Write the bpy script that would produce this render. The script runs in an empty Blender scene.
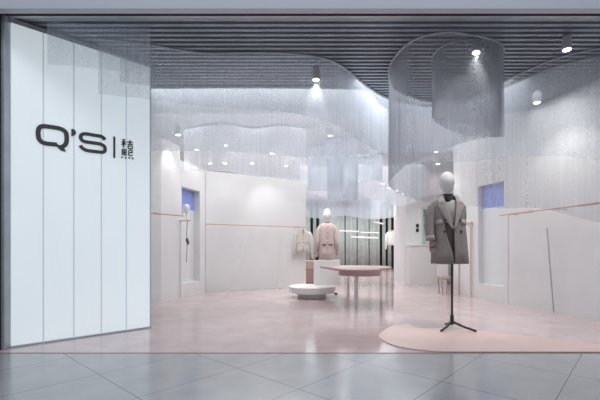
import bpy, math, random
from math import sin, cos, pi, radians as R, sqrt
from mathutils import Vector
random.seed(4)
sc = bpy.context.scene
C = sc.collection
F = 400.0          # focal length in pixels of the 600 px frame
HZ = 248.0         # row of the horizon
CH = 3.32          # ceiling height

# ------------------------------------------------------------------ geometry of the place
def G(px, py):                      # point of the floor seen at a pixel
    d = F / (py - HZ); return ((px - 300) / F * d, d)
def K(px, py, z=CH):                # point of a plane at height z (above the eye)
    d = (z - 1) * F / (HZ - py); return ((px - 300) / F * d, d)
def X(px, d): return (px - 300) / F * d
def Z(py, d): return 1 + (HZ - py) / F * d

# ------------------------------------------------------------------ mesh helpers
class MB:
    def __init__(s): s.v = []; s.f = []; s.uv = None
    def add(s, vs, fs):
        b = len(s.v); s.v += [tuple(v) for v in vs]; s.f += [tuple(i + b for i in f) for f in fs]; return s
    def box(s, x0, x1, y0, y1, z0, z1):
        return s.add([(x0,y0,z0),(x1,y0,z0),(x1,y1,z0),(x0,y1,z0),(x0,y0,z1),(x1,y0,z1),(x1,y1,z1),(x0,y1,z1)],
                     [(3,2,1,0),(4,5,6,7),(0,1,5,4),(1,2,6,5),(2,3,7,6),(3,0,4,7)])
    def wall(s, a, b, z0, z1, th=.12, side=1):   # upright slab from a to b, thickness to the left (side=1) of a->b
        dx, dy = b[0]-a[0], b[1]-a[1]; l = math.hypot(dx, dy); nx, ny = -dy/l*th*side, dx/l*th*side
        p = [(a[0],a[1]),(b[0],b[1]),(b[0]+nx,b[1]+ny),(a[0]+nx,a[1]+ny)]
        return s.prism(p, z0, z1)
    def prism(s, p, z0, z1):
        n = len(p)
        ar = sum(p[i][0]*p[(i+1)%n][1]-p[(i+1)%n][0]*p[i][1] for i in range(n))
        if ar < 0: p = p[::-1]
        return s.add([(x,y,z0) for x,y in p]+[(x,y,z1) for x,y in p],
                     [tuple(range(n))[::-1], tuple(range(n,2*n))]+[(i,(i+1)%n,n+(i+1)%n,n+i) for i in range(n)])
    def tube(s, pts, rad, n=12, sq=1.0, cap=True):   # swept round tube, rad a number or a list
        pts = [Vector(p) for p in pts]; m = len(pts)
        if not isinstance(rad, (list, tuple)): rad = [rad]*m
        vs = []; prev = None
        for i, p in enumerate(pts):
            t = (pts[min(i+1,m-1)] - pts[max(i-1,0)]).normalized()
            if prev is None:
                u = Vector((0,1,0)) if abs(t.y) < .9 else Vector((1,0,0))
            else: u = prev
            u = (u - t*u.dot(t)).normalized(); w = t.cross(u); prev = u
            for k in range(n):
                a = 2*pi*k/n; vs.append(p + (u*cos(a)*sq + w*sin(a))*rad[i])
        fs = [(i*n+k, i*n+(k+1)%n, (i+1)*n+(k+1)%n, (i+1)*n+k) for i in range(m-1) for k in range(n)]
        if cap: fs += [tuple(range(n))[::-1], tuple(range((m-1)*n, m*n))]
        return s.add(vs, fs)
    def lathe(s, cx, cy, prof, n=40, cap=True):
        vs = [(cx+r*cos(2*pi*k/n), cy+r*sin(2*pi*k/n), z) for r, z in prof for k in range(n)]
        m = len(prof)
        fs = [(i*n+k, i*n+(k+1)%n, (i+1)*n+(k+1)%n, (i+1)*n+k) for i in range(m-1) for k in range(n)]
        if cap: fs += [tuple(range(n))[::-1], tuple(range((m-1)*n, m*n))]
        return s.add(vs, fs)
    def build(s, name, mat, parent=None, smooth=False, solid=0, bevel=0, sub=0, label=None):
        me = bpy.data.meshes.new(name); me.from_pydata(s.v, [], s.f); me.update()
        if s.uv:
            ul = me.uv_layers.new(name='UVMap')
            for l in me.loops: ul.data[l.index].uv = s.uv[l.vertex_index]
        me.materials.append(mat)
        if smooth:
            for p in me.polygons: p.use_smooth = True
        o = bpy.data.objects.new(name, me); C.objects.link(o)
        if parent:
            o.parent = parent; o.matrix_parent_inverse = wm(parent).inverted()
        if sub:
            m = o.modifiers.new('sub', 'SUBSURF'); m.levels = m.render_levels = sub
        if solid:
            m = o.modifiers.new('solid', 'SOLIDIFY'); m.thickness = solid; m.offset = 0
        if bevel:
            m = o.modifiers.new('bevel', 'BEVEL'); m.width = bevel; m.segments = 3; m.limit_method = 'ANGLE'; m.angle_limit = R(40)
        if label: o['label'] = label
        return o
def wm(o):
    from mathutils import Matrix
    m = Matrix.LocRotScale(o.location, o.rotation_euler, o.scale)
    return wm(o.parent) @ o.matrix_parent_inverse @ m if o.parent else m
def tag(o, label, cat, group=None, kind=None):
    o['label'] = label; o['category'] = cat
    if group: o['group'] = group
    if kind: o['kind'] = kind
    return o
def thing(name, label, cat, loc, group=None):
    o = bpy.data.objects.new(name, None); o.empty_display_size = .1; C.objects.link(o); o.location = loc
    return tag(o, label, cat, group)
def struct(o, label=None):
    o['kind'] = 'structure'
    if label: o['label'] = label
    return o

# ------------------------------------------------------------------ materials
def mat(name, col, rough=.6, metal=0, spec=.5, emit=None, es=0, noise=0, nscale=8, bump=0, bscale=60):
    m = bpy.data.materials.new(name); m.use_nodes = True
    nt = m.node_tree; b = nt.nodes['Principled BSDF']
    b.inputs['Base Color'].default_value = (*col, 1); b.inputs['Roughness'].default_value = rough
    b.inputs['Metallic'].default_value = metal; b.inputs['Specular IOR Level'].default_value = spec
    if emit: b.inputs['Emission Color'].default_value = (*emit, 1); b.inputs['Emission Strength'].default_value = es
    tc = nt.nodes.new('ShaderNodeTexCoord')
    if noise:
        n = nt.nodes.new('ShaderNodeTexNoise'); n.inputs['Scale'].default_value = nscale; n.inputs['Detail'].default_value = 4
        r = nt.nodes.new('ShaderNodeMapRange'); r.inputs['From Min'].default_value = .3; r.inputs['From Max'].default_value = .7
        r.inputs['To Min'].default_value = 1-noise; r.inputs['To Max'].default_value = 1+noise
        h = nt.nodes.new('ShaderNodeHueSaturation'); h.inputs['Color'].default_value = (*col, 1)
        nt.links.new(tc.outputs['Object'], n.inputs['Vector']); nt.links.new(n.outputs['Fac'], r.inputs['Value'])
        nt.links.new(r.outputs['Result'], h.inputs['Value']); nt.links.new(h.outputs['Color'], b.inputs['Base Color'])
    if bump:
        n = nt.nodes.new('ShaderNodeTexNoise'); n.inputs['Scale'].default_value = bscale; n.inputs['Detail'].default_value = 3
        bp = nt.nodes.new('ShaderNodeBump'); bp.inputs['Strength'].default_value = bump; bp.inputs['Distance'].default_value = .01
        nt.links.new(tc.outputs['Object'], n.inputs['Vector']); nt.links.new(n.outputs['Fac'], bp.inputs['Height'])
        nt.links.new(bp.outputs['Normal'], b.inputs['Normal'])
    return m
def N(nt, t, **kw):
    n = nt.nodes.new(t)
    for k, v in kw.items(): setattr(n, k, v)
    return n
def math_(nt, op, a, b=None, c=None):
    n = N(nt, 'ShaderNodeMath', operation=op)
    for i, v in enumerate((a, b, c)):
        if v is None: continue
        if isinstance(v, (int, float)): n.inputs[i].default_value = v
        else: nt.links.new(v, n.inputs[i])
    return n.outputs[0]

def sheer(name, col, alpha, var=.06, mott=.03, mscale=30):
    """fine vertical threads: part of every patch is open, the rest grey thread"""
    m = bpy.data.materials.new(name); m.use_nodes = True; nt = m.node_tree; nt.nodes.clear()
    out = N(nt, 'ShaderNodeOutputMaterial'); mix = N(nt, 'ShaderNodeMixShader'); tr = N(nt, 'ShaderNodeBsdfTransparent')
    df = N(nt, 'ShaderNodeBsdfDiffuse'); tl = N(nt, 'ShaderNodeBsdfTranslucent'); gl = N(nt, 'ShaderNodeBsdfGlossy')
    df.inputs['Color'].default_value = (*col, 1); tl.inputs['Color'].default_value = (*col, 1)
    gl.inputs['Color'].default_value = (*col, 1); gl.inputs['Roughness'].default_value = .45
    m1 = N(nt, 'ShaderNodeMixShader'); m1.inputs[0].default_value = .45
    m2 = N(nt, 'ShaderNodeMixShader'); m2.inputs[0].default_value = .15
    L = nt.links.new
    L(df.outputs[0], m1.inputs[1]); L(tl.outputs[0], m1.inputs[2]); L(m1.outputs[0], m2.inputs[1]); L(gl.outputs[0], m2.inputs[2])
    uv = N(nt, 'ShaderNodeTexCoord'); mp = N(nt, 'ShaderNodeMapping'); mp.inputs['Scale'].default_value = (34, .3, 1)
    n1 = N(nt, 'ShaderNodeTexNoise'); n1.inputs['Scale'].default_value = 1; n1.inputs['Detail'].default_value = 3
    L(uv.outputs['UV'], mp.inputs['Vector']); L(mp.outputs[0], n1.inputs['Vector'])
    n2 = N(nt, 'ShaderNodeTexNoise'); n2.inputs['Scale'].default_value = mscale; n2.inputs['Detail'].default_value = 2
    L(uv.outputs['UV'], n2.inputs['Vector'])
    a = math_(nt, 'MULTIPLY_ADD', n1.outputs['Fac'], var*4, alpha - var*2)
    b = math_(nt, 'MULTIPLY_ADD', n2.outputs['Fac'], mott*4, -mott*2)
    s = math_(nt, 'ADD', a, b)
    lw = N(nt, 'ShaderNodeLayerWeight'); lw.inputs[0].default_value = .5   # threads close up where the veil is seen edge on
    cs = math_(nt, 'MAXIMUM', math_(nt, 'SUBTRACT', 1, lw.outputs['Facing']), .28)
    s = math_(nt, 'SUBTRACT', 1, math_(nt, 'POWER', math_(nt, 'MAXIMUM', math_(nt, 'SUBTRACT', 1, s), .05), math_(nt, 'DIVIDE', 1, cs)))
    cl = N(nt, 'ShaderNodeClamp'); L(s, cl.inputs[0]); cl.inputs[1].default_value = .04; cl.inputs[2].default_value = .95
    L(cl.outputs[0], mix.inputs[0]); L(tr.outputs[0], mix.inputs[1]); L(m2.outputs[0], mix.inputs[2]); L(mix.outputs[0], out.inputs[0])
    return m

def tile_floor():
    m = mat('grey_stone_tile', (.3,.31,.32), .17, spec=1); nt = m.node_tree; b = nt.nodes['Principled BSDF']; L = nt.links.new
    tc = N(nt, 'ShaderNodeTexCoord'); sp = N(nt, 'ShaderNodeSeparateXYZ'); L(tc.outputs['Object'], sp.inputs[0])
    x, y = sp.outputs[0], sp.outputs[1]
    u = math_(nt, 'ADD', math_(nt, 'MULTIPLY', x, sin(R(44))), math_(nt, 'MULTIPLY', y, cos(R(44))))
    v = math_(nt, 'SUBTRACT', math_(nt, 'MULTIPLY', x, cos(R(40.5))), math_(nt, 'MULTIPLY', y, sin(R(40.5))))
    def line(q, off, T):
        f = math_(nt, 'FRACT', math_(nt, 'MULTIPLY', math_(nt, 'ADD', q, off + 100*T), 1/T))
        d = math_(nt, 'MINIMUM', f, math_(nt, 'SUBTRACT', 1, f))
        return math_(nt, 'LESS_THAN', d, .0048)
    ln = math_(nt, 'MAXIMUM', line(u, -1.17, .86), line(v, 1.14, .71))
    n = N(nt, 'ShaderNodeTexNoise'); n.inputs['Scale'].default_value = 3; n.inputs['Detail'].default_value = 6; L(tc.outputs['Object'], n.inputs['Vector'])
    cr = N(nt, 'ShaderNodeValToRGB'); cr.color_ramp.elements[0].color = (.36,.37,.38,1); cr.color_ramp.elements[1].color = (.42,.43,.44,1)
    cr.color_ramp.elements[0].position = .3; cr.color_ramp.elements[1].position = .7; L(n.outputs['Fac'], cr.inputs[0])
    mx = N(nt, 'ShaderNodeMix', data_type='RGBA'); L(ln, mx.inputs[0]); L(cr.outputs[0], mx.inputs[6]); mx.inputs[7].default_value = (.15,.155,.16,1)
    L(mx.outputs[2], b.inputs['Base Color'])
    return m

def terrazzo(name, c0, c1, rough, joints=True):
    m = mat(name, c0, rough, spec=.9); nt = m.node_tree; b = nt.nodes['Principled BSDF']; L = nt.links.new
    tc = N(nt, 'ShaderNodeTexCoord')
    n = N(nt, 'ShaderNodeTexNoise'); n.inputs['Scale'].default_value = 2.2; n.inputs['Detail'].default_value = 8; n.inputs['Roughness'].default_value = .7
    L(tc.outputs['Object'], n.inputs['Vector'])
    cr = N(nt, 'ShaderNodeValToRGB'); cr.color_ramp.elements[0].color = (*c0,1); cr.color_ramp.elements[1].color = (*c1,1)
    cr.color_ramp.elements[0].position = .35; cr.color_ramp.elements[1].position = .65; L(n.outputs['Fac'], cr.inputs[0])
    v = N(nt, 'ShaderNodeTexVoronoi'); v.inputs['Scale'].default_value = 45; L(tc.outputs['Object'], v.inputs['Vector'])
    chip = math_(nt, 'LESS_THAN', v.outputs['Distance'], .22)
    mx = N(nt, 'ShaderNodeMix', data_type='RGBA'); L(math_(nt, 'MULTIPLY', chip, .35), mx.inputs[0]); L(cr.outputs[0], mx.inputs[6])
    mx.inputs[7].default_value = (c1[0]*.75, c1[1]*.72, c1[2]*.75, 1)
    L(mx.outputs[2], b.inputs['Base Color'])
    n2 = N(nt, 'ShaderNodeTexNoise'); n2.inputs['Scale'].default_value = 5; n2.inputs['Detail'].default_value = 5; L(tc.outputs['Object'], n2.inputs['Vector'])
    L(math_(nt, 'MULTIPLY_ADD', n2.outputs['Fac'], .2, rough-.1), b.inputs['Roughness'])
    return m

M = dict(
 white=mat('white_paint', (.75,.745,.735), .75, noise=.02, nscale=3),
 warmwhite=mat('white_lacquer', (.80,.78,.76), .4),
 ceilback=mat('pale_ceiling', (.80,.84,.88), .7, noise=.08, nscale=2),
 slat=mat('grey_ceiling_slat', (.34,.36,.40), .4, metal=.3, noise=.15, nscale=1.5),
 dark=mat('dark_void', (.02,.02,.022), .9),
 fascia=mat('fascia_paint', (.55,.57,.62), .5),
 steel=mat('brushed_steel', (.46,.48,.51), .4, metal=.4, noise=.1, nscale=5),
 black=mat('black_metal', (.012,.012,.013), .4),
 logo=mat('charcoal_letter', (.075,.07,.08), .5),
 copper=mat('copper_pink_metal', (.56,.37,.34), .45, metal=.2),
 postm=mat('pale_metal', (.66,.64,.63), .4, metal=.3),
 shadowrod=mat('grey_shadow_rod', (.42,.41,.41), .5),
 pinktop=mat('dusty_pink_lacquer', (.36,.225,.22), .35),
 pink=mat('pink_lacquer', (.48,.33,.31), .45),
 mann=mat('matt_white_mannequin', (.78,.77,.76), .55),
 skin=mat('tan_mannequin_hand', (.30,.23,.20), .5),
 coat=mat('grey_wool', (.27,.235,.222), .9, noise=.12, nscale=9, bump=.4, bscale=180),
 coat2=mat('grey_wool_lapel', (.38,.335,.315), .9, noise=.08, nscale=9, bump=.4, bscale=180),
 lining=mat('brown_lining', (.115,.09,.082), .7),  # also carries the shade painted in the coat opening
 knit=mat('grey_knit', (.48,.45,.44), .9, noise=.1, nscale=30),
 turtle=mat('dark_knit', (.06,.05,.05), .9),
 button=mat('brown_button', (.05,.035,.03), .35),
 tweed=mat('pink_tweed', (.60,.49,.46), .95, noise=.25, nscale=70, bump=.5, bscale=150),
 tweedc=mat('dark_pink_trim', (.25,.17,.16), .9),
 cream=mat('cream_knit', (.68,.64,.59), .95, noise=.2, nscale=60, bump=.5, bscale=120),
 blue=mat('blue_lit_pane', (.30,.38,.82), .5),  # blue light put into the base colour, without emission
 pale=mat('pale_pane', (.76,.78,.79), .25),
 green=mat('grey_green_drape', (.47,.52,.50), .8, noise=.1, nscale=4),
 lens=mat('lamp_lens', (1,1,1), .3, emit=(1,.98,.94), es=14),
 grey=mat('spot_housing', (.45,.45,.46), .5),
 tiles=tile_floor(),
 terr=terrazzo('pink_terrazzo', (.54,.42,.42), (.66,.53,.525), .10),
 inlay=mat('salmon_inlay', (.72,.53,.485), .35, noise=.03, nscale=4),
)
# light-box glass: gives off light, brightest away from the joints
lb = mat('light_box_glass', (.8,.85,.88), .25, emit=(.79,.88,.91), es=.62)
nt = lb.node_tree; tc = N(nt, 'ShaderNodeTexCoord'); nz = N(nt, 'ShaderNodeTexNoise'); nz.inputs['Scale'].default_value = 1.2
nt.links.new(tc.outputs['Object'], nz.inputs['Vector'])
nt.links.new(math_(nt, 'MULTIPLY_ADD', nz.outputs['Fac'], .08, .37), nt.nodes['Principled BSDF'].inputs['Emission Strength'])
M['lightbox'] = lb
M['joint'] = mat('glass_joint', (.56,.64,.68), .4, emit=(.6,.7,.75), es=.3)

# ------------------------------------------------------------------ camera
cam = bpy.data.cameras.new('camera'); co = bpy.data.objects.new('camera', cam); C.objects.link(co)
cam.sensor_width = 36; cam.lens = F / 600 * 36; cam.shift_y = (HZ - 200) / 600; cam.clip_end = 200
co.location = (0, 0, 1); co.rotation_euler = (R(90), 0, 0); sc.camera = co

# ------------------------------------------------------------------ floor
FY = G(300, 353.3)[1]
struct(MB().box(-6, 6, -3, FY, -.1, 0).build('floor', M['tiles']), 'grey stone tiled walkway floor laid on the diagonal')
struct(MB().box(-6, 7, FY+.012, 21.5, -.1, 0).build('floor_shop', M['terr']), 'glossy pink terrazzo shop floor')
struct(MB().box(-6, 7, FY, FY+.012, -.1, .002).build('trim_1', M['dark']), 'dark threshold strip between grey tiles and pink floor')
# salmon inlay with its own thickness
ip = [(379,338),(381,333.5),(388,328.5),(397,325.6),(409,325.2),(418,328.5),(440,329.2),(475,331),(520,336),(560,340.5),(612,347),(612,352.6),
      (500,352.6),(455,352.6),(430,351.6),(405,348.6),(390,344.6)]
g = [G(*p) for p in ip]
def smooth_closed(p, k=6):
    o = []; n = len(p)
    for i in range(n):
        p0, p1, p2, p3 = (Vector((*p[(i+j-1) % n], 0)) for j in range(4))
        for q in range(k):
            t = q/k
            v = .5*((2*p1)+(p2-p0)*t+(2*p0-5*p1+4*p2-p3)*t*t+(3*p1-p0-3*p2+p3)*t*t*t); o.append((v.x, v.y))
    return o
struct(MB().prism([(x, max(y, FY+.02)) for x, y in smooth_closed(g, 5)], 0, .012).build('floor_inlay', M['inlay'], bevel=.003), 'curved salmon pink floor inlay under the coat mannequin')

# ------------------------------------------------------------------ shell
mb = MB(); y = 4.05; 
while y < 6.85:
    mb.box(-6, 7, y, y+.042, CH, CH+.05); y += .098
struct(mb.build('ceiling', M['slat']), 'dark grey slatted ceiling')
struct(MB().box(-6, 7, 3.9, 6.95, CH+.3, CH+.34).build('ceiling_void', M['dark']), 'dark void above the ceiling slats')
mb = MB()
for x in (-3.3, -1.9, -.5, .9, 2.3, 3.7):  # carriers above the slats
    mb.box(x, x+.04, 4.0, 6.9, CH+.05, CH+.09)
struct(mb.build('ceiling_carrier', M['steel']), 'carrier rails above the ceiling slats')
struct(MB().box(-6, 7, 6.9, 21.5, CH, CH+.1).build('ceiling_back', M['ceilback']), 'pale ceiling at the back of the shop')
struct(MB().box(-7, 8, 3.72, 3.80, 3.225, 4.4).build('trim_2', M['fascia'], bevel=.004), 'grey fascia over the shop front')
struct(MB().box(-7, 8, 3.80, 3.95, 3.29, 3.40).build('trim_3', M['dark']), 'black shadow gap behind the fascia')
struct(MB().box(-6, 7, 3.955, 4.01, 3.30, 3.34).build('trim_4', M['steel']), 'light metal track along the shop front')
# wall on the right with its tall opening
wa, wb = 5.369, -.2298
def WR(px): d = wa/((px-300)/F - wb); return (wa + wb*d, d)
def onW(d): return (wa + wb*d, d)
A0, A1 = WR(478), WR(504)
mb = MB(); ends = (onW(8.75), onW(3.9)); B0, B1 = .30, 2.22
mb.wall(ends[0], A0, 0, CH, .14).wall(A1, ends[1], 0, CH, .14).wall(A0, A1, 0, B0, .14).wall(A0, A1, B1, CH, .14)
struct(mb.build('wall_right', M['white']), 'white wall on the right')
# left side: pier, then wall with opening
P0, P1, P2, P3 = G(148, 304.6), G(161, 302.8), G(180, 298), G(205, 292.4)
mb = MB().prism([P0, P1, P2, (P2[0]-1.2, P2[1]+.1), (-4.6, P0[1]-.1)], 0, 3.03)
struct(mb.build('pillar_left', M['white']), 'white angled pier beside the light box')
struct(MB().wall((-4.6, 3.9), (-4.6, 7.1), 0, CH, .1).build('wall_left', M['white']))
def LP(t): return (P2[0]+(P3[0]-P2[0])*t, P2[1]+(P3[1]-P2[1])*t)
L0, L1 = LP(.06), LP(.78)
mb = MB().wall(P2, L0, 0, 2.76, .18).wall(L1, P3, 0, 2.76, .18).wall(L0, L1, 0, .28, .18).wall(L0, L1, 2.24, 2.76, .18)
struct(mb.build('wall_niche', M['white']), 'white wall piece with a tall opening')
# free standing partition
Q0, Q1 = (P3[0]+.005, P3[1]+.02), G(306, 286.6)
struct(MB().wall(Q0, Q1, 0, 2.745, .14).build('wall_partition', M['white'], bevel=.004), 'white partition wall behind the long copper rail')
struct(MB().wall((-4.6, 7.1), (-4.6, 21.4), 0, CH, .1).build('wall_left_back', M['white']))
struct(MB().box(-4.6, 7, 20.2, 20.3, 0, CH).build('wall_back', mat('back_wall_dark', (.05,.055,.055), .9)), 'dark back wall')
struct(MB().wall((6.2, 20.2), (6.2, 3.9), 0, CH, .1).build('wall_right_back', M['white']))
# white block wall at centre right with framed opening
dW = 11.3
x0 = X(405.5, dW); x1 = 5.2; ox0, ox1 = X(423, dW), X(436, dW); oz0, oz1 = Z(246, dW), Z(209, dW)
mb = MB().box(x0, ox0, dW, dW+1.4, 0, 2.47).box(ox1, x1, dW, dW+1.4, 0, 2.47).box(ox0, ox1, dW, dW+1.4, 0, oz0).box(ox0, ox1, dW, dW+1.4, oz1, 2.47).box(ox0, ox1, dW+.35, dW+1.4, oz0, oz1)
struct(mb.build('wall_centre', M['white']), 'white block wall behind the coat mannequin')

# ------------------------------------------------------------------ panes in the two openings
def pane(a, b, z0, z1, label, split, side=1, rec=.1, flap=False):
    dx, dy = b[0]-a[0], b[1]-a[1]; l = math.hypot(dx, dy); nx, ny = -dy/l*side, dx/l*side
    p = lambda q, r: (q[0]+nx*r, q[1]+ny*r)
    t = thing('tall_mirror_panel', label, 'panel', (a[0]+nx*rec, a[1]+ny*rec, z0))
    MB().wall(p(a, rec), p(b, rec), z0, split, .02, side).build('pale_pane', M['pale'], t, label='pale grey lower pane')
    MB().wall(p(a, rec), p(b, rec), split, z1, .02, side).build('blue_lit_pane', M['blue'], t, label='upper pane coloured as blue light')
    if flap:
        q = [(.0, z0), (.68, z0), (.68, z0+(z1-z0)*.83), (.42, z0+(z1-z0)*.78), (0, z0+(z1-z0)*.60)]
        vs = [(*p((a[0]+dx*u, a[1]+dy*u), rr), z) for rr in (rec-.045, rec-.03) for u, z in q]
        MB().add(vs, [(0,1,2,3,4), (9,8,7,6,5)]+[(i, (i+1)%5, 5+(i+1)%5, 5+i) for i in range(5)]).build('white_screen', M['white'], t, label='white slanted screen in front of the blue pane')
    return t
pane(A0, A1, B0, B1, 'blue topped tall panel in the right wall behind the coat mannequin', 1.78)
pane(L0, L1, .28, 2.24, 'blue topped tall panel in the left wall beside the partition', 1.82, rec=.155, flap=True)

# ------------------------------------------------------------------ light box sign
pA, pB = (X(11, 4.0), 4.0), (X(150, 5.0), 5.0)
LL = math.hypot(pB[0]-pA[0], pB[1]-pA[1]); ux, uy = (pB[0]-pA[0])/LL, (pB[1]-pA[1])/LL; nx, ny = -uy, ux   # n points away from viewer
sign = thing('light_box_sign', 'tall glowing white light box wall with dark lettering at the shop front', 'sign', (pA[0], pA[1], 0))
def PP(s, n, z): return (pA[0]+ux*s+nx*n, pA[1]+uy*s+ny*n, z)
edges = []
for px in (11, 43.3, 73.8, 101.3, 126.3, 150):
    k = (px-300)/F; s = (k*pA[1]-pA[0])/(ux-k*uy); edges.append(s)
T_, B_ = 3.255, .012
def slab(s0, s1, n0, n1, z0, z1):
    m = MB(); vs = [PP(s, n, z) for z in (z0, z1) for s, n in ((s0,n0),(s1,n0),(s1,n1),(s0,n1))]
    return m.add(vs, [(3,2,1,0),(4,5,6,7),(0,1,5,4),(1,2,6,5),(2,3,7,6),(3,0,4,7)])
for i in range(5):
    slab(edges[i]+.003, edges[i+1]-.003, 0, .02, B_+.01, T_).build('glass_panel', M['lightbox'], sign, bevel=.002)
for e in edges[1:5]: slab(e-.007, e+.007, -.0025, .0195, B_, T_).build('glass_joint', M['joint'], sign)
slab(edges[0], edges[5], .0205, .28, B_, T_).build('backing', M['joint'], sign)
slab(edges[0]-.01, edges[5]+.01, -.006, .29, 0, B_).build('base_channel', M['steel'], sign)
slab(edges[0]-.01, edges[5]+.01, -.006, .29, T_, T_+.045).build('top_channel', M['steel'], sign)
slab(edges[5], edges[5]+.012, -.004, .28, B_, T_).build('end_plate', mat('pale_glass_edge', (.55,.62,.66), .3), sign)
def pix(px, py, n):   # pixel -> point on the sign's face
    k = (px-300)/F; s = (k*pA[1]-pA[0])/(ux-k*uy); d = pA[1]+uy*s
    return s, Z(py, d)
def catmull(p, k=5):
    q = [p[0]]+list(p)+[p[-1]]; o = []
    for i in range(1, len(q)-2):
        for j in range(k):
            t = j/k; r = []
            for c in range(len(p[0])):
                a, b, c_, d = q[i-1][c], q[i][c], q[i+1][c], q[i+2][c]
                r.append(.5*(2*b+(c_-a)*t+(2*a-5*b+4*c_-d)*t*t+(3*b-a-3*c_+d)*t**3))
            o.append(tuple(r))
    o.append(tuple(p[-1])); return o
def plane_stroke(m, pts, w, closed=False, wv=None, n0=-.016, n1=-.001):
    """raised flat stroke on the sign face; pts are (s, z)"""
    n = len(pts); Lf = []; Rt = []
    for i in range(n):
        a = pts[i-1] if (i or closed) else pts[0]; b = pts[(i+1) % n] if (i < n-1 or closed) else pts[-1]
        tx, tz = b[0]-a[0], b[1]-a[1]; l = math.hypot(tx, tz) or 1; tx /= l; tz /= l
        Lf.append((pts[i][0]-tz*w/2, pts[i][1]+tx*w/2)); Rt.append((pts[i][0]+tz*w/2, pts[i][1]-tx*w/2))
    vs = [PP(s, nn, z) for nn in (n0, n1) for s, z in Lf+Rt]; fs = []
    rng = range(n if closed else n-1)
    for i in rng:
        j = (i+1) % n; fs += [(i, j, n+j, n+i), (2*n+i, 3*n+i, 3*n+j, 2*n+j), (i, 2*n+i, 2*n+j, j), (n+i, n+j, 3*n+j, 3*n+i)]
    if not closed: fs += [(0, n, 3*n, 2*n), (n-1, 3*n-1, 4*n-1, 2*n-1)]
    m.add(vs, fs)
def plane_poly(m, pts, n0=-.016, n1=-.001):
    n = len(pts); vs = [PP(s, nn, z) for nn in (n0, n1) for s, z in pts]
    m.add(vs, [tuple(range(n)), tuple(range(n, 2*n))[::-1]]+[(i, n+i, n+(i+1) % n, (i+1) % n) for i in range(n)])
cv = lambda pts, ox, oy, k: [pix(ox+a/k, oy+b/k, 0) for a, b in pts]
W = .047
# Q as a speech bubble
m = MB()
q = cv([(268,268),(205,262),(150,255),(110,238),(86,205),(80,170),(80,130),(92,100),(115,86),(145,84),(220,94),(290,106),(335,125),(358,152),(364,190),(364,230),(352,266),(328,285)], 30, 118, 10)
plane_stroke(m, catmull(q, 3), W*.92)
plane_poly(m, cv([(245,262),(285,268),(312,292),(300,272),(318,268),(345,290),(338,303),(356,338),(320,332),(290,312)], 30, 118, 10))
m.build('letter_q', M['logo'], sign)
m = MB(); plane_poly(m, cv([(32,110),(45,112),(62,120),(76,138),(76,160),(64,174),(46,182),(32,185)], 68, 118, 10)); m.build('apostrophe', M['logo'], sign)
m = MB()
plane_stroke(m, catmull(cv([(368,220),(350,198),(322,184),(260,174),(190,162),(148,162),(126,178),(127,208),(150,232),(190,242),(260,252),(320,262),(358,282),(368,310),(362,335),(338,344),(260,336),(190,326),(155,312),(134,295),(118,276)], 68, 118, 10), 3), W*.78)
m.build('letter_s', M['logo'], sign)
m = MB(); plane_stroke(m, cv([(25,60),(25,325)], 112, 132, 12.5), .02); m.build('divider_bar', M['logo'], sign)
m = MB(); w = .012
for st in ([(125,100),(160,96)],[(143,98),(143,198)],[(118,128),(170,124)],[(143,130),(120,165)],[(143,130),(166,160)],[(128,150),(158,148)],
           [(188,128),(258,130)],[(222,105),(222,158)],[(192,156),(254,158)],[(198,176),(252,180),(252,210),(200,206),(198,176)]):
    plane_stroke(m, cv(st, 112, 132, 12.5), w)
m.build('upper_character', M['logo'], sign)
m = MB()
for st in ([(126,218),(172,220),(172,290)],[(126,218),(124,286),(172,290)],[(148,220),(148,288)],[(126,252),(172,256)],
           [(250,262),(206,258),(206,232),(222,224),(244,228),(250,262)],[(206,258),(206,290),(224,298),(250,294)],
           [(126,308),(116,326)],[(160,314),(172,334)],[(204,316),(220,336)],[(244,318),(264,344)]):
    plane_stroke(m, cv(st, 112, 132, 12.5), w)
m.build('lower_character', M['logo'], sign)

# steel column at the far left
struct(MB().box(X(1.5,4.05), X(10,4.0)-.004, 3.93, 4.3, 0, 3.3).build('pillar_steel', M['steel'], bevel=.008), 'grey metal clad column beside the light box')
struct(MB().box(-6, X(1,3.93), 3.9, 4.3, 0, 3.3).build('wall_front_left', M['dark']))

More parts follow.
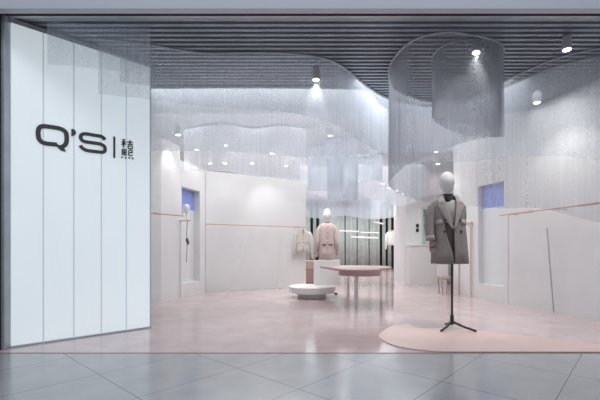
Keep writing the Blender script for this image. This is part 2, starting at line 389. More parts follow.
# ------------------------------------------------------------------ sheer thread curtains
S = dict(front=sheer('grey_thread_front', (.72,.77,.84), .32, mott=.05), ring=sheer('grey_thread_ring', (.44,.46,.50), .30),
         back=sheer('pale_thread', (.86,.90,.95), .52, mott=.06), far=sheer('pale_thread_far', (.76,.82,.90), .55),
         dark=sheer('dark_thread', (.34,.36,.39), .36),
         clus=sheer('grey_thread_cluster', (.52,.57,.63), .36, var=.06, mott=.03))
def curtain(label, pts, m, closed=False, track=True, k=8, group='sheer thread curtains hung from the ceiling', pleat=.006):
    """pts: (x, y, hem z); the curtain hangs from the ceiling down to the hem"""
    if closed:
        n = len(pts); p = []
        for i in range(n):
            a, b, c, d = (pts[(i+j-1) % n] for j in range(4))
            for q in range(k):
                t = q/k; p.append(tuple(.5*(2*b[e]+(c[e]-a[e])*t+(2*a[e]-5*b[e]+4*c[e]-d[e])*t*t+(3*b[e]-a[e]-3*c[e]+d[e])*t**3) for e in range(3)))
        p.append(p[0])
    else: p = catmull(pts, k)
    # resample finely
    L = [0]
    for a, b in zip(p, p[1:]): L.append(L[-1]+math.hypot(a[0]-b[0], a[1]-b[1]))
    n = max(30, int(L[-1]/.03)); rs = []
    j = 0
    for i in range(n+1):
        s = L[-1]*i/n
        while j < len(L)-2 and L[j+1] < s: j += 1
        t = (s-L[j])/max(L[j+1]-L[j], 1e-6); rs.append(tuple(p[j][e]+(p[j+1][e]-p[j][e])*t for e in range(3)))
    th = thing('thread_curtain', label, 'curtain', (rs[0][0], rs[0][1], CH), group)
    mb = MB(); mb.uv = []; rows = 9; ph = random.random()*9
    for i, (x, y, h) in enumerate(rs):
        a = rs[max(i-1,0)]; b = rs[min(i+1,n)]; l = math.hypot(b[0]-a[0], b[1]-a[1]) or 1; qx, qy = -(b[1]-a[1])/l, (b[0]-a[0])/l
        s = L[-1]*i/n
        for r in range(rows+1):
            f = r/rows; w = pleat*f*(sin(s*21+ph)+.6*sin(s*47+ph*2)); z = CH-.012-(CH-.012-h)*f
            if closed and i in (0, n): w = 0
            mb.v.append((x+qx*w, y+qy*w, z)); mb.uv.append((s+ph, z))
    R1 = rows+1
    mb.f = [(i*R1+r, i*R1+r+1, (i+1)*R1+r+1, (i+1)*R1+r) for i in range(n) for r in range(rows)]
    mb.build('thread_veil', m, th, smooth=True)
    if track: MB().tube([(x, y, CH-.008) for x, y, _ in rs[::3]+[rs[-1]]], .012, 6).build('curved_track', M['steel'], th)
    return th
def KD(px, d, hem): return (X(px, d), d, hem)
def ck(px, py, hem_py):
    x, d = K(px, py); return (x, d, Z(hem_py, d))
curtain('long grey thread curtain sweeping in an S across the front of the ceiling',
        [KD(98,4.42,Z(94,4.42)), KD(148,4.55,Z(99,4.55)), ck(200,52,106), ck(250,52,109), ck(290,53,113), ck(325,58,121), ck(345,68,131), ck(368,86,146), ck(392,99,157), ck(430,106,161),
         ck(465,102,162), ck(503,87,158), ck(550,68,156), ck(600,56,160), ck(660,50,165)], S['front'])
curtain('short thread curtain hanging across the top left of the light box', [KD(47,4.08,Z(64,4.08)), KD(75,4.1,Z(66.5,4.1)), KD(100,4.13,Z(69,4.13)), KD(150,4.2,Z(74,4.2))], S['front'], track=False)
curtain('narrow short thread curtain at the top right corner of the light box', [KD(120,4.3,Z(82,4.3)), KD(135,4.32,Z(84,4.32)), KD(152,4.34,Z(86,4.34))], S['ring'], track=False)
curtain('outer thread curtain curling around the tall ring above the coat mannequin',
        [ck(504,50,137), ck(499,42,137), ck(475,35,140), ck(440,32,151), ck(408,43,165), ck(389.5,67,181), ck(393,86,190), ck(410,95,198), ck(430,100,202), ck(470,96,206), ck(505,80,208),
         ck(536,66,208), ck(562,56,213), ck(610,46,224), ck(680,40,226)], S['ring'])
curtain('inner ring of dark thread curtain around the tilted spotlight',
        [ck(432,60,118), ck(442,46,119), ck(465,39,124), ck(492,42,131), ck(502,53,137), ck(490,68,137), ck(465,75,135), ck(443,71,127)], S['dark'], closed=True)
curtain('straight pale thread curtain in front of the partition wall', [(-4.4,5.76,2.40), (-2.4,5.76,2.40), (-1.0,5.74,2.38), (.2,5.76,2.3), (.8,5.8,2.35), (1.05,5.95,2.4), (1.35,6.5,2.55), (1.9,7.0,2.65), (2.8,6.95,2.7)], S['back'])
curtain('pale thread curtain crossing above the partition wall', [(-2.25,7.75,2.50), (-1.95,7.6,2.46), (-1.4,7.4,2.42), (-.9,7.7,2.37), (-.4,7.5,2.31), (.12,7.7,2.22)], S['back'])
def ring(label, pa, pb, d, hem_py, ry=.35):
    xa, xb = X(pa, d), X(pb, d); cx, rx = (xa+xb)/2, (xb-xa)/2; h = Z(hem_py, d)
    curtain(label, [(cx+rx*cos(t*pi/4), d+ry*sin(t*pi/4), h+.05*sin(t*pi/4)) for t in range(8)], S['clus'], closed=True, group='thread curtain cylinders over the pink table')
ring('leftmost of the three grey thread cylinders hanging over the dress mannequin', 308, 343, 9.3, 191)
ring('lowest grey thread cylinder hanging over the pink table', 327, 358, 8.6, 200, .28)
ring('shortest grey thread cylinder, above the far white rails', 341, 382, 9.9, 181)
curtain('far pale thread curtain above the green drapes', [KD(296,12.5,2.0), KD(320,12.8,1.95), KD(345,12.2,1.98), KD(370,12.8,1.92), KD(395,12.4,1.95), KD(425,12.9,2.1)], S['far'], track=False)
curtain('swooping pale thread curtain behind the cylinders', [KD(300,11.0,2.6), KD(325,11.3,2.45), KD(350,10.8,2.5), KD(380,11.2,2.3), KD(404,10.9,2.15), KD(430,11.1,2.5)], S['back'], track=False)

# ------------------------------------------------------------------ spotlights
LIGHTS = []
def lamp(px, lens_py, dc_py=None, tilt=(0,0), r=.045, h=.15, lz=None, label='', power=60, aim=None, spot=75, d=None, big=False, col=(1,.98,.965), blend=.7, emitting=True):
    """spotlight fixture hanging under the ceiling: body, stem, lens and its light"""
    if d is None: d = (CH-1)*F/(HZ-dc_py) if dc_py else (3.1-1)*F/(HZ-lens_py)
    z = Z(lens_py, d) if lz is None else lz; x = X(px, d)
    t = thing('spotlight', label, 'spotlight', (x, d, CH), 'ceiling spotlights')
    c = Vector((x, d, z)); ax = Vector((tilt[0], tilt[1], 1)).normalized()
    top = c+ax*h
    MB().tube([c+ax*.004, c+ax*.02, top-ax*.01, top], [r, r, r, r*.8], 20).build('housing', M['grey'], t, smooth=False)
    if CH-top.z > .01: MB().tube([top-ax*.005, (top.x, top.y, CH)], .011, 8).build('stem', M['grey'], t)
    MB().tube([c-ax*.002, c+ax*.006], r*.82, 20).build('lens', M['lens'], t)
    L = bpy.data.lights.new('spot_light', 'SPOT'); L.energy = power; L.spot_size = R(spot); L.spot_blend = blend; L.color = col; L.shadow_soft_size = .04
    o = bpy.data.objects.new('spot_light', L); C.objects.link(o); o.parent = t; o.matrix_parent_inverse = wm(t).inverted()
    o.location = c-ax*.02
    a = Vector(aim) if aim else c-ax*2
    o.rotation_euler = (a-o.location).to_track_quat('-Z', 'Y').to_euler()
    return t
lamp(567, 50, 35, label='white cylindrical spotlight at the right under the front slats', power=70, aim=(3.2,5.2,0), spot=95)
lamp(476, 53, 40, tilt=(.18,.1), label='tilted spotlight shining down inside the thread ring', power=85, aim=(1.8,4.9,1.3), spot=75)
lamp(316, 80, 57, tilt=(0,0), r=.042, label='spotlight glowing through the curtain above the shop middle', power=45, aim=(.05,4.9,0), spot=65)
lamp(178, 135, label='spotlight over the left pier beside the light box', power=18, aim=(-2.5,7.7,1.6), spot=80, r=.05)
lamp(197, 150, label='spotlight over the left wall opening', power=22, aim=(-2.3,8.4,1.5), spot=80, r=.05)
lamp(272, 153.6, label='spotlight in front of the partition wall', power=30, aim=(-.6,9.9,1.3), spot=75, r=.05)
lamp(226, 145.6, label='spotlight left of the partition wall middle', power=16, aim=(-1.6,9.4,1.3), spot=75, r=.045)
for i, px in enumerate((210, 225, 252, 286)):
    lamp(px, 163.5 if i < 3 else 166, label=['first','second','third','last'][i]+' small spotlight from the left in the row above the partition top', power=60, spot=110, r=.05)
for i, (px, py) in enumerate(((383,184),(389,188),(396,191),(402,194))):
    lamp(px, py, label=['nearest','second nearest','third','farthest'][i]+' spotlight in the receding row beyond the green drapes', power=110, spot=120, r=.08, d=13.2+i*1.1)
lamp(537, 103, label='spotlight behind the curtain near the right wall', power=38, aim=(3.9,6.0,.6), spot=115, r=.05)
lamp(436, 152, label='upper spotlight right above the head of the coat mannequin', power=30, aim=(2.6,8.6,0), spot=110, r=.05)
lamp(438, 164, label='lower spotlight right above the head of the coat mannequin', power=40, spot=120, r=.05)
lamp(343, 170, label='spotlight inside the lowest thread cylinder', power=120, aim=(.9,7.8,0), spot=100, r=.04)
lamp(330, 136, label='added spotlight above the round white platform', power=110, aim=(.45,8.3,.7), spot=60, r=.04)  # added to brighten the plinth, no fixture known here

# ------------------------------------------------------------------ rails and rods
def rail(label, pts, post=None, brackets=(), clamps=(), r=.011, mt='copper'):
    t = thing('clothes_rail', label, 'clothes rail', pts[0], 'wall clothes rails')
    MB().tube(pts, r, 10).build('bar', M[mt], t)
    for a, b in brackets: MB().tube([a, b], .007, 8).build('bracket', M[mt], t)
    for p in (post or ()): MB().tube([(p[0], p[1], 0), p], .008, 8).build('post', M['postm'], t)
    for c, l in clamps:
        v = (Vector(pts[1])-Vector(pts[0])).normalized(); c = Vector(c)
        MB().tube([c-v*l/2, c+v*l/2], .018, 10).build('clamp', M[mt], t)
    return t
a, b = (3.56, 7.14, 1.58), (3.84, 5.16, 1.58)
l3 = lambda a, b, t: tuple(a[i]+(b[i]-a[i])*t for i in range(3))
b2 = l3(a, b, 1.35)
rail('long copper pink rail on the right wall', [a, b2], post=[l3(a, b, .12)],
     brackets=[(l3(a,b,.12), (*onW(l3(a,b,.12)[1]+.02),1.58)), (l3(a,b,.6), (*onW(l3(a,b,.6)[1]+.02),1.58)), (l3(a,b,1.05), (*onW(l3(a,b,1.05)[1]+.02),1.58))],
     clamps=[(l3(a,b,.36), .22), (l3(a,b,.92), .3)])
def rd(px, py, z=1.53): d = (z-1)*F/(HZ-py); return (X(px, d), d, z)
a, b = rd(205.5, 224), rd(309, 227.3)
def toQ(p): # foot on the partition
    dx, dy = Q1[0]-Q0[0], Q1[1]-Q0[1]; t = ((p[0]-Q0[0])*dx+(p[1]-Q0[1])*dy)/(dx*dx+dy*dy); t = min(max(t, .01), .995); return (Q0[0]+dx*t, Q0[1]+dy*t, p[2])
rail('long copper pink rail along the partition wall', [a, b], brackets=[(l3(a,b,t), toQ(l3(a,b,t))) for t in (.01,.47,.93)], clamps=[(l3(a,b,.86), .14)])
RJ = l3(a, b, .955)
rail('short copper rail beside the light box', [(-2.62,6.45,1.585), (-2.12,7.32,1.585)], clamps=[((-2.42,6.8,1.585), .12)])
a, b = (-2.41,7.98,1.54), (-2.16,7.86,1.54)
rail('small copper rail with a thin post in front of the left opening', [a, b], post=[(-2.41+.03,7.965,1.54)])
t = thing('hanging_belt', 'thin brown belt hanging from the small copper rail by the left opening', 'belt', (-2.22,7.88,1.53))
MB().tube([(-2.22,7.885,1.53),(-2.235,7.88,1.3),(-2.22,7.875,1.12),(-2.235,7.87,.72)], .007, 8).build('strap', M['tweedc'], t)
MB().tube([(-2.22,7.872,1.2),(-2.225,7.872,1.16),(-2.2,7.87,1.1),(-2.21,7.87,1.06)], [.012,.03,.028,.012], 12).build('buckle_knot', M['lining'], t, smooth=True)
t = thing('head_display', 'small white head form above the small copper rail by the left opening', 'head form', (-2.24,7.9,1.54))
MB().tube([(-2.24,7.895,1.55),(-2.24,7.895,1.70)], .012, 10).build('neck_rod', M['mann'], t)
MB().tube([(-2.24,7.895,1.68),(-2.24,7.89,1.70),(-2.24,7.89,1.75),(-2.24,7.89,1.81),(-2.24,7.89,1.85),(-2.24,7.89,1.87)], [.02,.035,.05,.06,.045,.015], 20).build('head_form', M['mann'], t, smooth=True)
def rod(label, p, q, mt='shadowrod', r=.009):  # thin rods put where shadows of vertical supports cross the walls
    o = MB().tube([p, q], r, 8).build('shadow_rod', M[mt]); tag(o, label, 'rod', 'thin rods standing in for shadows on the white walls'); return o
gx, gy = G(557, 313.2); rod('dark grey rod standing in for a support shadow on the right wall below the rail', (gx-.05, gy, .008), (X(547,6.2), 6.2, Z(228,6.2)))
g1 = G(276, 290); rod('pale rod standing in for a support shadow on the partition near the hanging jacket', (g1[0], g1[1], .008), (X(282,9.95), 9.95, Z(237,9.95)), 'postm', .007)
g1 = G(229, 294); rod('pale rod standing in for a support shadow on the partition below the left half of its rail', (g1[0], g1[1], .008), (X(250,9.47), 9.47, Z(229,9.47)), 'postm', .007)

# ------------------------------------------------------------------ round platform, plinth, table
def prof(r, z0, z1, e=.008): return [(r-e, z0), (r, z0+e), (r, z1-e), (r-e, z1)]
cx, cy = X(312, 8.1), 8.1
t = thing('display_platform', 'round white two tier platform left of the pink table', 'display platform', (cx, cy, 0))
MB().lathe(cx, cy, prof(.29, 0, .105), 48).build('foot_drum', M['warmwhite'], t)
MB().lathe(cx, cy, prof(.475, .105, .235, .012), 64).build('round_deck', M['warmwhite'], t)
px0, px1 = X(314.3, 8.2), X(340, 8.2)
t = tag(MB().box(px0, px1, 8.2, 8.5, .236, Z(260.2, 8.2)).build('plinth', M['warmwhite'], bevel=.005), 'white box plinth on the round platform under the dress mannequin', 'plinth')
PT = Z(260.2, 8.2)
# pink table
zt = .655
tp = [(320,265.7),(330,267.3),(340,268.6),(358,269.3),(376,268.6),(385,267.8),(391.5,266.8),(384,265.7),(365,265.4),(342,265.3),(328,265.4)]
def KT(px, py, z=zt): d = (1-z)*F/(py-HZ); return (X(px, d), d)
pl = smooth_closed([KT(*p) for p in tp], 5)
dx_, dd_ = X(359.3, 6.62), 6.62
t = thing('display_table', 'low dusty pink table with a round front and pointed wings on pale legs', 'table', (dx_, dd_, 0))
MB().prism(pl, zt-.045, zt-.002).build('wing_top', M['pink'], t, bevel=.005, label='paler pointed wing of the top')
MB().lathe(dx_, dd_, [(.34, zt-.105), (.345, zt-.10), (.345, zt-.006), (.338, zt)], 64).build('round_top', M['pinktop'], t)
for px, py in ((356.3,306.3),(348.2,297.5)):
    x, d = G(px, py); MB().tube([(x, d, 0), (x, d, zt-.045)], [.030,.036], 20).build('leg', M['warmwhite'], t)
x, d = G(336, 294.5)
t = thing('floor_plug', 'small black cable plug on the floor between platform and table', 'plug', (x, d, 0))
MB().box(x-.03, x+.03, d-.025, d+.025, 0, .035).build('plug_body', M['black'], t, bevel=.006)
MB().tube([(x-.03,d,.02),(x-.07,d+.02,.03),(x-.1,d+.05,.01)], .008, 8).build('cable', M['black'], t)
x, d = X(310, 10.8), 10.8
t = thing('pink_bench', 'pink block bench half hidden behind the white plinth', 'bench', (x, d, 0))
MB().box(X(304.5,d), X(322,d), d, d+.5, .06, .42).build('bench_body', M['pinktop'], t, bevel=.01)
MB().box(X(304.5,d), X(322,d), d, d+.5, .42, .66).build('bench_cushion', M['pink'], t, bevel=.02)
MB().box(X(305.5,d), X(321,d), d+.04, d+.46, 0, .06).build('bench_base', M['dark'], t)

# stool behind the coat mannequin
x, d = X(444.5, 8.6), 8.6
t = thing('side_chair', 'white chair with copper pink seat behind the coat mannequin stand', 'chair', (x, d, 0))
MB().box(x-.11, x+.13, d-.12, d+.14, .33, .38).build('seat', M['pink'], t, bevel=.012)
MB().box(x-.11, x+.13, d+.11, d+.14, .38, .62).build('backrest', M['warmwhite'], t, bevel=.01)
for sx, sy in ((-.09,-.1),(.11,-.1),(-.09,.12),(.11,.12)):
    MB().tube([(x+sx*.8, d+sy, 0), (x+sx, d+sy, .33)], [.012,.016], 10).build('leg', M['pink'], t)

# cash desk with switches
dC = 10.9
t = thing('service_counter', 'white counter standing in front of the block wall', 'counter', (X(409.5,dC), dC, 0))
MB().box(X(409.5,dC), X(448,dC), dC, dC+.38, 0, 1.06).build('counter_body', M['warmwhite'], t)
MB().box(X(409,dC), X(448.5,dC), dC-.02, dC+.39, 1.06, 1.09).build('counter_top', M['warmwhite'], t, bevel=.004)
for i, (ya, yb) in enumerate(((224,227.5),(228.6,232))):
    o = MB().box(X(416,dW), X(418.6,dW), dW-.02, dW, Z(yb,dW), Z(ya,dW)).build('wall_switch', M['black'], bevel=.003)
    tag(o, ['upper','lower'][i]+' small black switch on the white block wall', 'switch', 'black wall switches')
t = thing('framed_opening', 'pale green frame around the opening in the block wall', 'frame', (ox0, dW, oz0))
fr = mat('pale_green_frame', (.55,.60,.57), .6)
MB().box(ox0-.05, ox0, dW-.02, dW, oz0, oz1).box(ox1, ox1+.05, dW-.02, dW, oz0, oz1).box(ox0-.05, ox1+.05, dW-.02, dW, oz1, oz1+.05).build('frame_border', fr, t)
MB().box(ox0, ox1, dW+.33, dW+.35, oz0, oz1).build('inner_panel', M['pale'], t)
# framed panel right of coat
fx = [onW(8.55), onW(8.12)]
t = thing('garment_rack', 'thin pink metal rack frame by the right wall beside the coat mannequin', 'rack', (fx[0][0]-.02, fx[0][1], .8))
ax, ay = fx[0][0]-.022, fx[0][1]; bx, by = fx[1][0]-.022, fx[1][1]
MB().wall((ax,ay),(bx,by),1.50,1.53,.02).wall((bx,by),(bx-(bx-ax)*.05,by-(by-ay)*.05),0,1.53,.02).wall((ax,ay),(ax+(bx-ax)*.05,ay+(by-ay)*.05),0,1.53,.02).build('frame_border', mat('pale_pink_metal', (.62,.48,.46), .5), t)

# ------------------------------------------------------------------ far back: drapes, rails, white top
for i, (a, b) in enumerate(((304,310.4),(313,316.2),(318.8,345),(345.4,357),(357.4,369),(369.4,380),(382.3,385.6),(388,391.2),(395,400.5),(402.6,408))):
    d = 19.0; m = MB(); n = 14; xa, xb = X(a, d)+.02, X(b, d)-.02; vs = []
    for k in range(n+1):
        x = xa+(xb-xa)*k/n; y = d+.05*sin(k*pi*3/n*(1 if b-a > 6 else .4))
        vs += [(x, y, 0.01), (x, y, 2.9)]
    m.add(vs, [(2*k, 2*k+2, 2*k+3, 2*k+1) for k in range(n)])
    o = m.build('vertical_drape', M['green'], solid=.05, smooth=True)
    o['label'] = ('%s grey green vertical drape from the left on the far back wall' % ['first','second','third','fourth','fifth','sixth','seventh','eighth','ninth','tenth'][i]); o['category'] = 'drape'; o['group'] = 'grey green drapes at the back'
for i, (a, ya, b, yb, d) in enumerate(((374,222.2,385.5,224,13),(339,231,360,231.6,14),(351,237,380,238,14.5),(361,232.4,380,233,16))):
    t = thing('hanging_rail', ['short topmost slanting','leftmost long','lowest long','farthest thin'][i]+' white rail hanging before the far drapes', 'hanging rail', (X(a,d), d, Z(ya,d)), 'white hanging rails at the back')
    p, q = (X(a,d), d, Z(ya,d)), (X(b,d), d+.3, Z(yb,d+.3))
    MB().tube([p, q], .024, 8).build('bar', M['mann'], t)
    for e in (p, q): MB().tube([e, (e[0], e[1], CH)], .004, 6).build('wire', M['postm'], t)
d = 14.0
t = thing('clothes_rail', 'short copper rail holding the far white top', 'clothes rail', (X(394,d), d, Z(231,d)), 'wall clothes rails')
MB().tube([(X(389,d), d, Z(230.6,d)), (X(405.5,d), d, Z(232,d))], .02, 8).build('bar', M['copper'], t)
for p in (390, 404): MB().tube([(X(p,d), d, Z(231,d)), (X(p,d), d, CH)], .005, 6).build('wire', M['postm'], t)
def loft(rings, n=36, a0=None, a1=None, cap=False, wob=None):
    """rings: (z, cx, cy, rx, ry[, gap]) ; angle -90 deg is the front"""
    m = MB(); cl = all(len(r) < 6 for r in rings)
    for i, r in enumerate(rings):
        z, cx, cy, rx, ry = r[:5]; gp = r[5] if len(r) > 5 else 0
        for k in range(n if cl else n+1):
            gq = r[6] if len(r) > 6 else gp; a = -pi/2+gp+(2*pi-gp-gq)*k/n
            e = 1+(wob(a, i/(len(rings)-1)) if wob else 0)
            m.v.append((cx+rx*cos(a)*e, cy+ry*sin(a)*e, z))
    w = n if cl else n+1
    for i in range(len(rings)-1):
        for k in range(n):
            j = (k+1) % n if cl else k+1
            m.f.append((i*w+k, i*w+j, (i+1)*w+j, (i+1)*w+k))
    if cap: m.f += [tuple(range(w))[::-1], tuple(range((len(rings)-1)*w, len(rings)*w))]
    return m
def hand(parent, wx, wy, wz, L, mt, side=1, tilt=0):
    """relaxed hanging hand: palm, four curled fingers and a thumb"""
    m = MB(); s = L/.18
    m.tube([(wx,wy,wz+.03*s),(wx,wy,wz),(wx,wy-.004*s,wz-.04*s),(wx,wy-.006*s,wz-.085*s)], [.024*s,.024*s,.036*s,.034*s], 12, sq=.5)
    for k, (o, ln) in enumerate(((-.026,.075),(-.009,.085),(.008,.08),(.024,.062))):
        x = wx+o*s; z0 = wz-.078*s
        m.tube([(x,wy-.005*s,z0),(x,wy-.009*s,z0-ln*.45*s),(x,wy-.022*s,z0-ln*.8*s),(x,wy-.034*s,z0-ln*s)], [.009*s,.0085*s,.0075*s,.005*s], 8)
    m.tube([(wx+side*.022*s,wy-.004*s,wz-.015*s),(wx+side*.045*s,wy-.018*s,wz-.05*s),(wx+side*.044*s,wy-.03*s,wz-.085*s)], [.012*s,.010*s,.006*s], 8)
    return m.build('hand', mt, parent, smooth=True)
def jacket_simple(name, label, cat, cx, cy, ztop, w, h, mt, group=None, hanger=True):
    t = thing(name, label, cat, (cx, cy, ztop), group)
    wob = lambda a, f: .05*f*sin(a*7)+.02*sin(a*3)
    rg = [(ztop, cx, cy, w*.13, .05, R(24)), (ztop-h*.05, cx, cy, w*.26, .055, R(15)), (ztop-h*.12, cx, cy, w*.38, .07, R(5)), (ztop-h*.22, cx, cy, w*.40, .08, R(2)),
          (ztop-h*.5, cx, cy, w*.40, .09, R(1)), (ztop-h*.8, cx, cy, w*.43, .10, R(1)), (ztop-h, cx, cy, w*.44, .10, R(2))]
    loft(rg[::-1], wob=lambda a, f: wob(a, 1-f)).build('jacket_body', M[mt], t, smooth=True, solid=.01)
    for s in (-1, 1):
        MB().tube([(cx+s*w*.30, cy, ztop-h*.11), (cx+s*w*.42, cy, ztop-h*.22), (cx+s*w*.50, cy-.01, ztop-h*.6), (cx+s*w*.58, cy-.03, ztop-h*1.28)], [w*.13, w*.15, w*.13, w*.09], 14).build('sleeve', M[mt], t, smooth=True)
    return t
jacket_simple('white_shirt', 'white top hanging on the far short copper rail', 'garment', X(392,14), 14.03, Z(231.5,14), .38, .48, 'mann')

# jacket on the hanger at the rail end
jx, jy = X(303.2, RJ[1]), RJ[1]
t = thing('coat_hanger', 'wooden pink hanger holding the cream jacket at the rail end', 'hanger', (jx, jy, 1.53))
MB().tube([(jx, jy, 1.53+.0), (jx+.02, jy, 1.55), (jx+.03, jy, 1.52), (jx, jy, 1.47)], .005, 8).build('hook', M['copper'], t)
MB().tube([(jx-.15, jy, 1.36), (jx-.07, jy, 1.43), (jx, jy, 1.47), (jx+.07, jy, 1.43), (jx+.15, jy, 1.36)], .011, 8).build('shoulder_bar', M['copper'], t)
t = jacket_simple('knit_jacket', 'cream button front jacket hanging at the end of the partition rail', 'jacket', jx, jy, 1.455, .42, .57, 'cream')
zj = 1.40
MB().tube([(jx-.06, jy-.045, 1.45), (jx-.045, jy-.075, 1.40), (jx, jy-.088, 1.365), (jx+.045, jy-.075, 1.40), (jx+.06, jy-.045, 1.45)], .011, 8).build('neck_trim', M['tweed'], t)
MB().box(jx-.018, jx+.018, jy-.108, jy-.088, .90, 1.36).build('placket', M['mann'], t, bevel=.004)
for k in range(5): MB().tube([(jx, jy-.108, 1.32-k*.09), (jx, jy-.118, 1.32-k*.09)], .012, 12).build('button', M['button'], t)
for s in (-1, 1): MB().box(jx+s*.10-.04, jx+s*.10+.04, jy-.105, jy-.09, 1.12, 1.14).build('pocket_trim', M['tweed'], t, bevel=.003)

# ------------------------------------------------------------------ dress mannequin on the plinth
mx_, my_ = X(327, 8.35), 8.35; sc_ = 8.35/F
zz = lambda y: 1+(HZ-y)*sc_
t = thing('mannequin', 'white headed mannequin in a pale pink tweed dress coat on the plinth', 'mannequin', (mx_, my_, PT))
def head(parent, x, y, zc, h, w, neck_z, tx=0):
    pr = []
    for k in range(15):
        f = k/14; a = pi*f; r = sin(a)**.8; r *= 1-.30*max(0, cos(a))**1.0
        pr.append((zc-h/2*cos(a), x, y-.01*cos(a), max(w/2*r, .003), max(w*.62*r, .003)))
    return loft(pr, 28, cap=True).build('head', M['mann'], parent, smooth=True)
head(t, mx_, my_, zz(215.3), .275, .165, 0)
MB().tube([(mx_, my_, zz(225)), (mx_, my_+.0, zz(219))], [.062,.052], 20).build('neck', M['mann'], t, smooth=True)
wb_ = lambda a, f: (.03*sin(a*6+1)+.015*sin(a*11))*(1-f)
rg = [(PT+.02,mx_,my_,.165,.12),(zz(252),mx_,my_,.16,.12),(zz(244),mx_,my_,.152,.115),(zz(237),mx_,my_,.148,.11),(zz(231),mx_,my_,.155,.115),(zz(227),mx_,my_,.165,.11),(zz(225),mx_,my_,.15,.09),(zz(223.8),mx_,my_,.10,.075),(zz(222.8),mx_,my_,.062,.062)]
dr = loft(rg, wob=wb_).build('dress_coat', M['tweed'], t, smooth=True, solid=.008)
MB().tube([(mx_,my_,zz(223.6)),(mx_,my_,zz(221.6))], [.072,.064], 20, cap=False).build('collar', M['tweedc'], dr, solid=.008, label='dark pink collar')
for s in (-1, 1):
    MB().tube([(mx_+s*.13,my_,zz(225.8)),(mx_+s*.175,my_,zz(230)),(mx_+s*.195,my_-.01,zz(241)),(mx_+s*.205,my_-.03,zz(250))], [.04,.052,.046,.036], 14).build('sleeve', M['tweed'], dr, smooth=True)
    hand(t, mx_+s*.207, my_-.035, zz(250.5), .15, mat('pinkish_hand', (.50,.36,.32), .5) if s < 0 else bpy.data.materials['pinkish_hand'], -s)
    MB().box(mx_+s*.07-.045, mx_+s*.07+.045, my_-.125, my_-.105, zz(245.6), zz(243.8)).build('pocket_flap', M['tweedc'], dr, bevel=.004, label='dark edged pocket flap')
for k in range(5): MB().tube([(mx_, my_-.118, zz(228+k*5)), (mx_, my_-.132, zz(228+k*5))], .010, 10).build('button', M['tweedc'], dr)
MB().tube([(mx_,my_,PT),(mx_,my_,PT+.12)], .02, 12).build('stand_pole', M['steel'], t)
o = MB().box(X(315.2,8.25), X(318,8.25), 8.23, 8.29, PT, PT+.055).build('black_box', M['black'], bevel=.004)
tag(o, 'tiny black box beside the dress mannequin on the plinth', 'box')

# ------------------------------------------------------------------ coat mannequin (front right)
D = 4.9; s4 = D/F
cX = lambda cx: (100+cx/4)*s4
cZ = lambda cy: 1+(HZ-165-cy/4)*s4
mx, my = cX(196), D
t = thing('mannequin', 'white headed mannequin in an open grey wool coat on a black tripod', 'mannequin', (cX(207), my, 0))
head(t, cX(187), my-.01, cZ(71), .265, .178, 0)
MB().tube([(cX(192),my,cZ(150)),(cX(190),my,cZ(108))], [.066,.048], 24).build('neck', M['mann'], t, smooth=True)
# inner clothes and a brown core for the shade between the fronts
rg = [(cZ(285),mx,my,.12,.085),(cZ(260),mx,my,.12,.085),(cZ(235),mx,my,.115,.085),(cZ(205),mx,my,.13,.095),(cZ(175),mx,my,.145,.10),(cZ(155),mx,my,.12,.085),(cZ(143),mx,my,.085,.07)]
tp_ = loft(rg).build('knit_top', M['knit'], t, smooth=True, solid=.006, label='light grey knit top')
rg = [(cZ(395),mx,my,.11,.08),(cZ(330),mx,my,.125,.09),(cZ(270),mx,my,.13,.092),(cZ(232),mx,my,.119,.089)]
loft(rg).build('shade_core', M['lining'], t, smooth=True, label='dark brown core painted as shade in the coat opening')  # brown core put in for the shade inside the open coat
MB().tube([(cX(190),my,cZ(152)),(cX(190),my,cZ(135)),(cX(190),my,cZ(117))], [.078,.07,.06], 24, cap=False).build('roll_neck', M['turtle'], t, smooth=True, solid=.006, label='dark roll neck')
# coat body
CR = [ # z, cx, cy, rx, ry, gap
 (cZ(394), cX(200), my, .220, .165, R(1), R(2)), (cZ(350), cX(199), my, .214, .16, R(1), R(7)), (cZ(300), cX(197.5), my, .205, .152, R(1), R(20)), (cZ(262), cX(196), my, .199, .147, R(2), R(27)),
 (cZ(235), cX(195), my, .193, .142, R(8), R(29)), (cZ(205), cX(192), my, .195, .138, R(19)), (cZ(180), cX(190), my, .200, .130, R(24)), (cZ(162), cX(189), my, .198, .118, R(27)),
 (cZ(150), cX(189), my, .178, .10, R(30)), (cZ(141), cX(189), my, .145, .088, R(33)), (cZ(133), cX(189), my, .108, .08, R(36)), (cZ(126), cX(189), my+.005, .085, .076, R(42))]
def wobc(a, f):
    e = max(0, 1-f*1.5); return e*(.035*sin(a*5+.6)+.025*sin(a*8+2)+.012*sin(a*17))
def csurf(x, z, off=0):
    rs = CR
    for i in range(len(rs)-1):
        if rs[i][0] <= z <= rs[i+1][0]: break
    else: i = 0 if z < rs[0][0] else len(rs)-2
    f = (z-rs[i][0])/(rs[i+1][0]-rs[i][0]); r = [rs[i][k]+(rs[i+1][k]-rs[i][k])*f for k in range(6)]
    q = min(abs((x-r[1])/r[3]), .97); a = math.atan2(-sqrt(1-q*q), (x-r[1])/r[3])
    e = 1+wobc(a, (i+f)/(len(rs)-1))
    return r[2]-r[4]*sqrt(1-q*q)*e-off
coat = loft(CR, 72, wob=wobc).build('wool_coat', M['coat'], t, smooth=True, solid=.010, label='grey wool coat hanging open')
coat.data.materials.append(M['lining'])
coat.modifiers['solid'].material_offset = 0
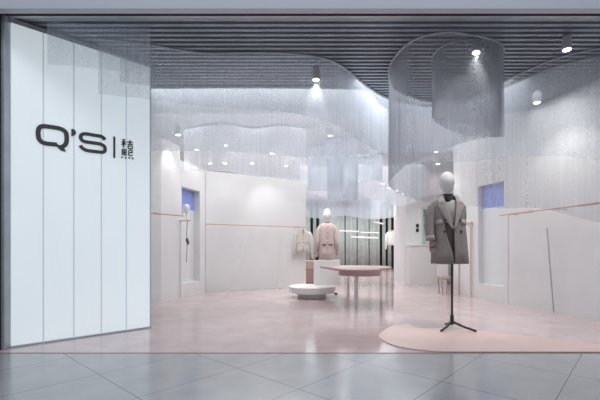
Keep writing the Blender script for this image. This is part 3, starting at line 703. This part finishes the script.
def strip(rows, off, name, mt, parent, solid=.012, cols=5, lab=None, bulge=.005):
    m = MB()
    for cy_, xa, xb in rows:
        z = cZ(cy_)
        for c in range(cols+1):
            x = cX(xa)+(cX(xb)-cX(xa))*c/cols
            m.v.append((x, csurf(x, z, off+bulge*sin(pi*c/cols)), z))
    w = cols+1
    m.f = [(i*w+c, i*w+c+1, (i+1)*w+c+1, (i+1)*w+c) for i in range(len(rows)-1) for c in range(cols)]
    return m.build(name, mt, parent, smooth=True, solid=solid, label=lab)
def rowsi(keys, n=14):
    o = []
    for i in range(n+1):
        y = keys[0][0]+(keys[-1][0]-keys[0][0])*i/n
        for a, b in zip(keys, keys[1:]):
            if a[0] <= y <= b[0]:
                f = (y-a[0])/(b[0]-a[0]); o.append((y, a[1]+(b[1]-a[1])*f, a[2]+(b[2]-a[2])*f)); break
    return o
strip(rowsi([(150,150,166),(165,137,171),(172,142,173),(205,158,183),(240,178,191),(258,190,194)]), .014, 'lapel', M['coat2'], coat)
strip(rowsi([(150,212,226),(165,209,243),(172,208,240),(205,203,228),(240,199,210),(258,197,200)]), .014, 'lapel', M['coat2'], coat)
strip(rowsi([(122,152,168),(135,147,166),(158,140,168)], 8), .016, 'collar', M['coat2'], coat)
strip(rowsi([(122,208,222),(135,211,232),(158,210,244)], 8), .016, 'collar', M['coat2'], coat)
MB().add(*(lambda n: ([(cX(187)+.075*cos(pi*k/n)*(1+.25*j), my+.02+.07*sin(pi*k/n)*(1+.2*j), cZ(120)-j*.035) for j in (0,1) for k in range(n+1)], [(k, k+1, n+2+k, n+1+k) for k in range(n)]))(16)).build('collar', M['coat2'], coat, smooth=True, solid=.012)
strip([(221,133,155),(231,133,156),(240,134,157)], .010, 'pocket_flap', M['coat2'], coat, bulge=.004)
strip([(221,229,250),(231,228,251),(240,228,251)], .010, 'pocket_flap', M['coat2'], coat, bulge=.004)
for bx, by in ((163,268),(226,268),(166,224),(223,224)):
    x, z = cX(bx), cZ(by); y = csurf(x, z, .006); MB().tube([(x,y+.006,z),(x,y-.008,z)], .0135, 16).build('button', M['button'], coat)
# sleeves
SL = [(cX(140),my+.01,cZ(158)),(cX(128),my+.0,cZ(172)),(cX(120),my-.01,cZ(205)),(cX(114),my-.03,cZ(245)),(cX(113),my-.06,cZ(285)),(cX(115),my-.07,cZ(300))]
MB().tube(SL, [.040,.056,.060,.058,.050,.048], 20).build('sleeve', M['coat'], coat, smooth=True)
MB().tube([SL[-2], (cX(114.5),my-.069,cZ(301))], [.054,.054], 20).build('cuff', M['coat2'], coat, smooth=True)
SR = [(cX(236),my+.02,cZ(158)),(cX(247),my+.02,cZ(170)),(cX(251),my+.03,cZ(205)),(cX(254),my+.05,cZ(245)),(cX(255),my+.07,cZ(290))]
MB().tube(SR, [.052,.062,.055,.046,.042], 20).build('sleeve', M['coat'], coat, smooth=True)
hand(t, cX(119), my-.075, cZ(304), .165, M['skin'], 1)
# stand
bx_, by_ = cX(208), my
MB().tube([(bx_,by_,.13),(bx_,by_,1.0)], .0125, 16).build('pole', M['black'], t)
MB().tube([(bx_,by_,.06),(bx_,by_,.09),(bx_,by_,.17),(bx_,by_,.185)], [.016,.024,.022,.014], 16).build('hub', M['black'], t)
for ex, ey in ((-.205,-.20),(.205,-.21),(0,.22)):
    MB().tube([(bx_,by_,.10),(bx_+ex*.5,by_+ey*.5,.055),(bx_+ex,by_+ey,.025)], [.015,.013,.013], 12).build('tripod_leg', M['black'], t)

# ------------------------------------------------------------------ ambient light, walkway light and added shop fill
w = bpy.data.worlds.new('world'); sc.world = w; w.use_nodes = True
w.node_tree.nodes['Background'].inputs[0].default_value = (.76,.81,.92,1); w.node_tree.nodes['Background'].inputs[1].default_value = .42
def area(name, loc, sx, sy, e, col=(1,.98,.96), rot=(0,0,0)):
    L = bpy.data.lights.new(name, 'AREA'); L.shape = 'RECTANGLE'; L.size = sx; L.size_y = sy; L.energy = e; L.color = col
    o = bpy.data.objects.new(name, L); C.objects.link(o); o.location = loc; o.rotation_euler = rot; return o
area('shop_fill', (.4, 9.5, CH-.03), 6, 4, 115, (.95,.98,1))  # added overhead fill without a fixture
area('shop_back_fill', (1.5, 15.5, CH-.03), 6, 5, 190, (.95,.98,1))  # added ambient fill for the far end
area('shop_front_fill', (.8, 6.0, CH-.03), 6, 1.2, 62, (.93,.97,1))  # added fill that brightens the front curtains and plinth
area('walkway_light', (0, 1.2, 5.5), 8, 2, 105, (.88,.93,1))

sc.view_settings.view_transform = 'Standard'; sc.view_settings.look = 'None'; sc.view_settings.gamma = 1; sc.view_settings.exposure = .09
sc.cycles.transparent_max_bounces = 40; sc.cycles.max_bounces = 8; sc.cycles.use_denoising = True
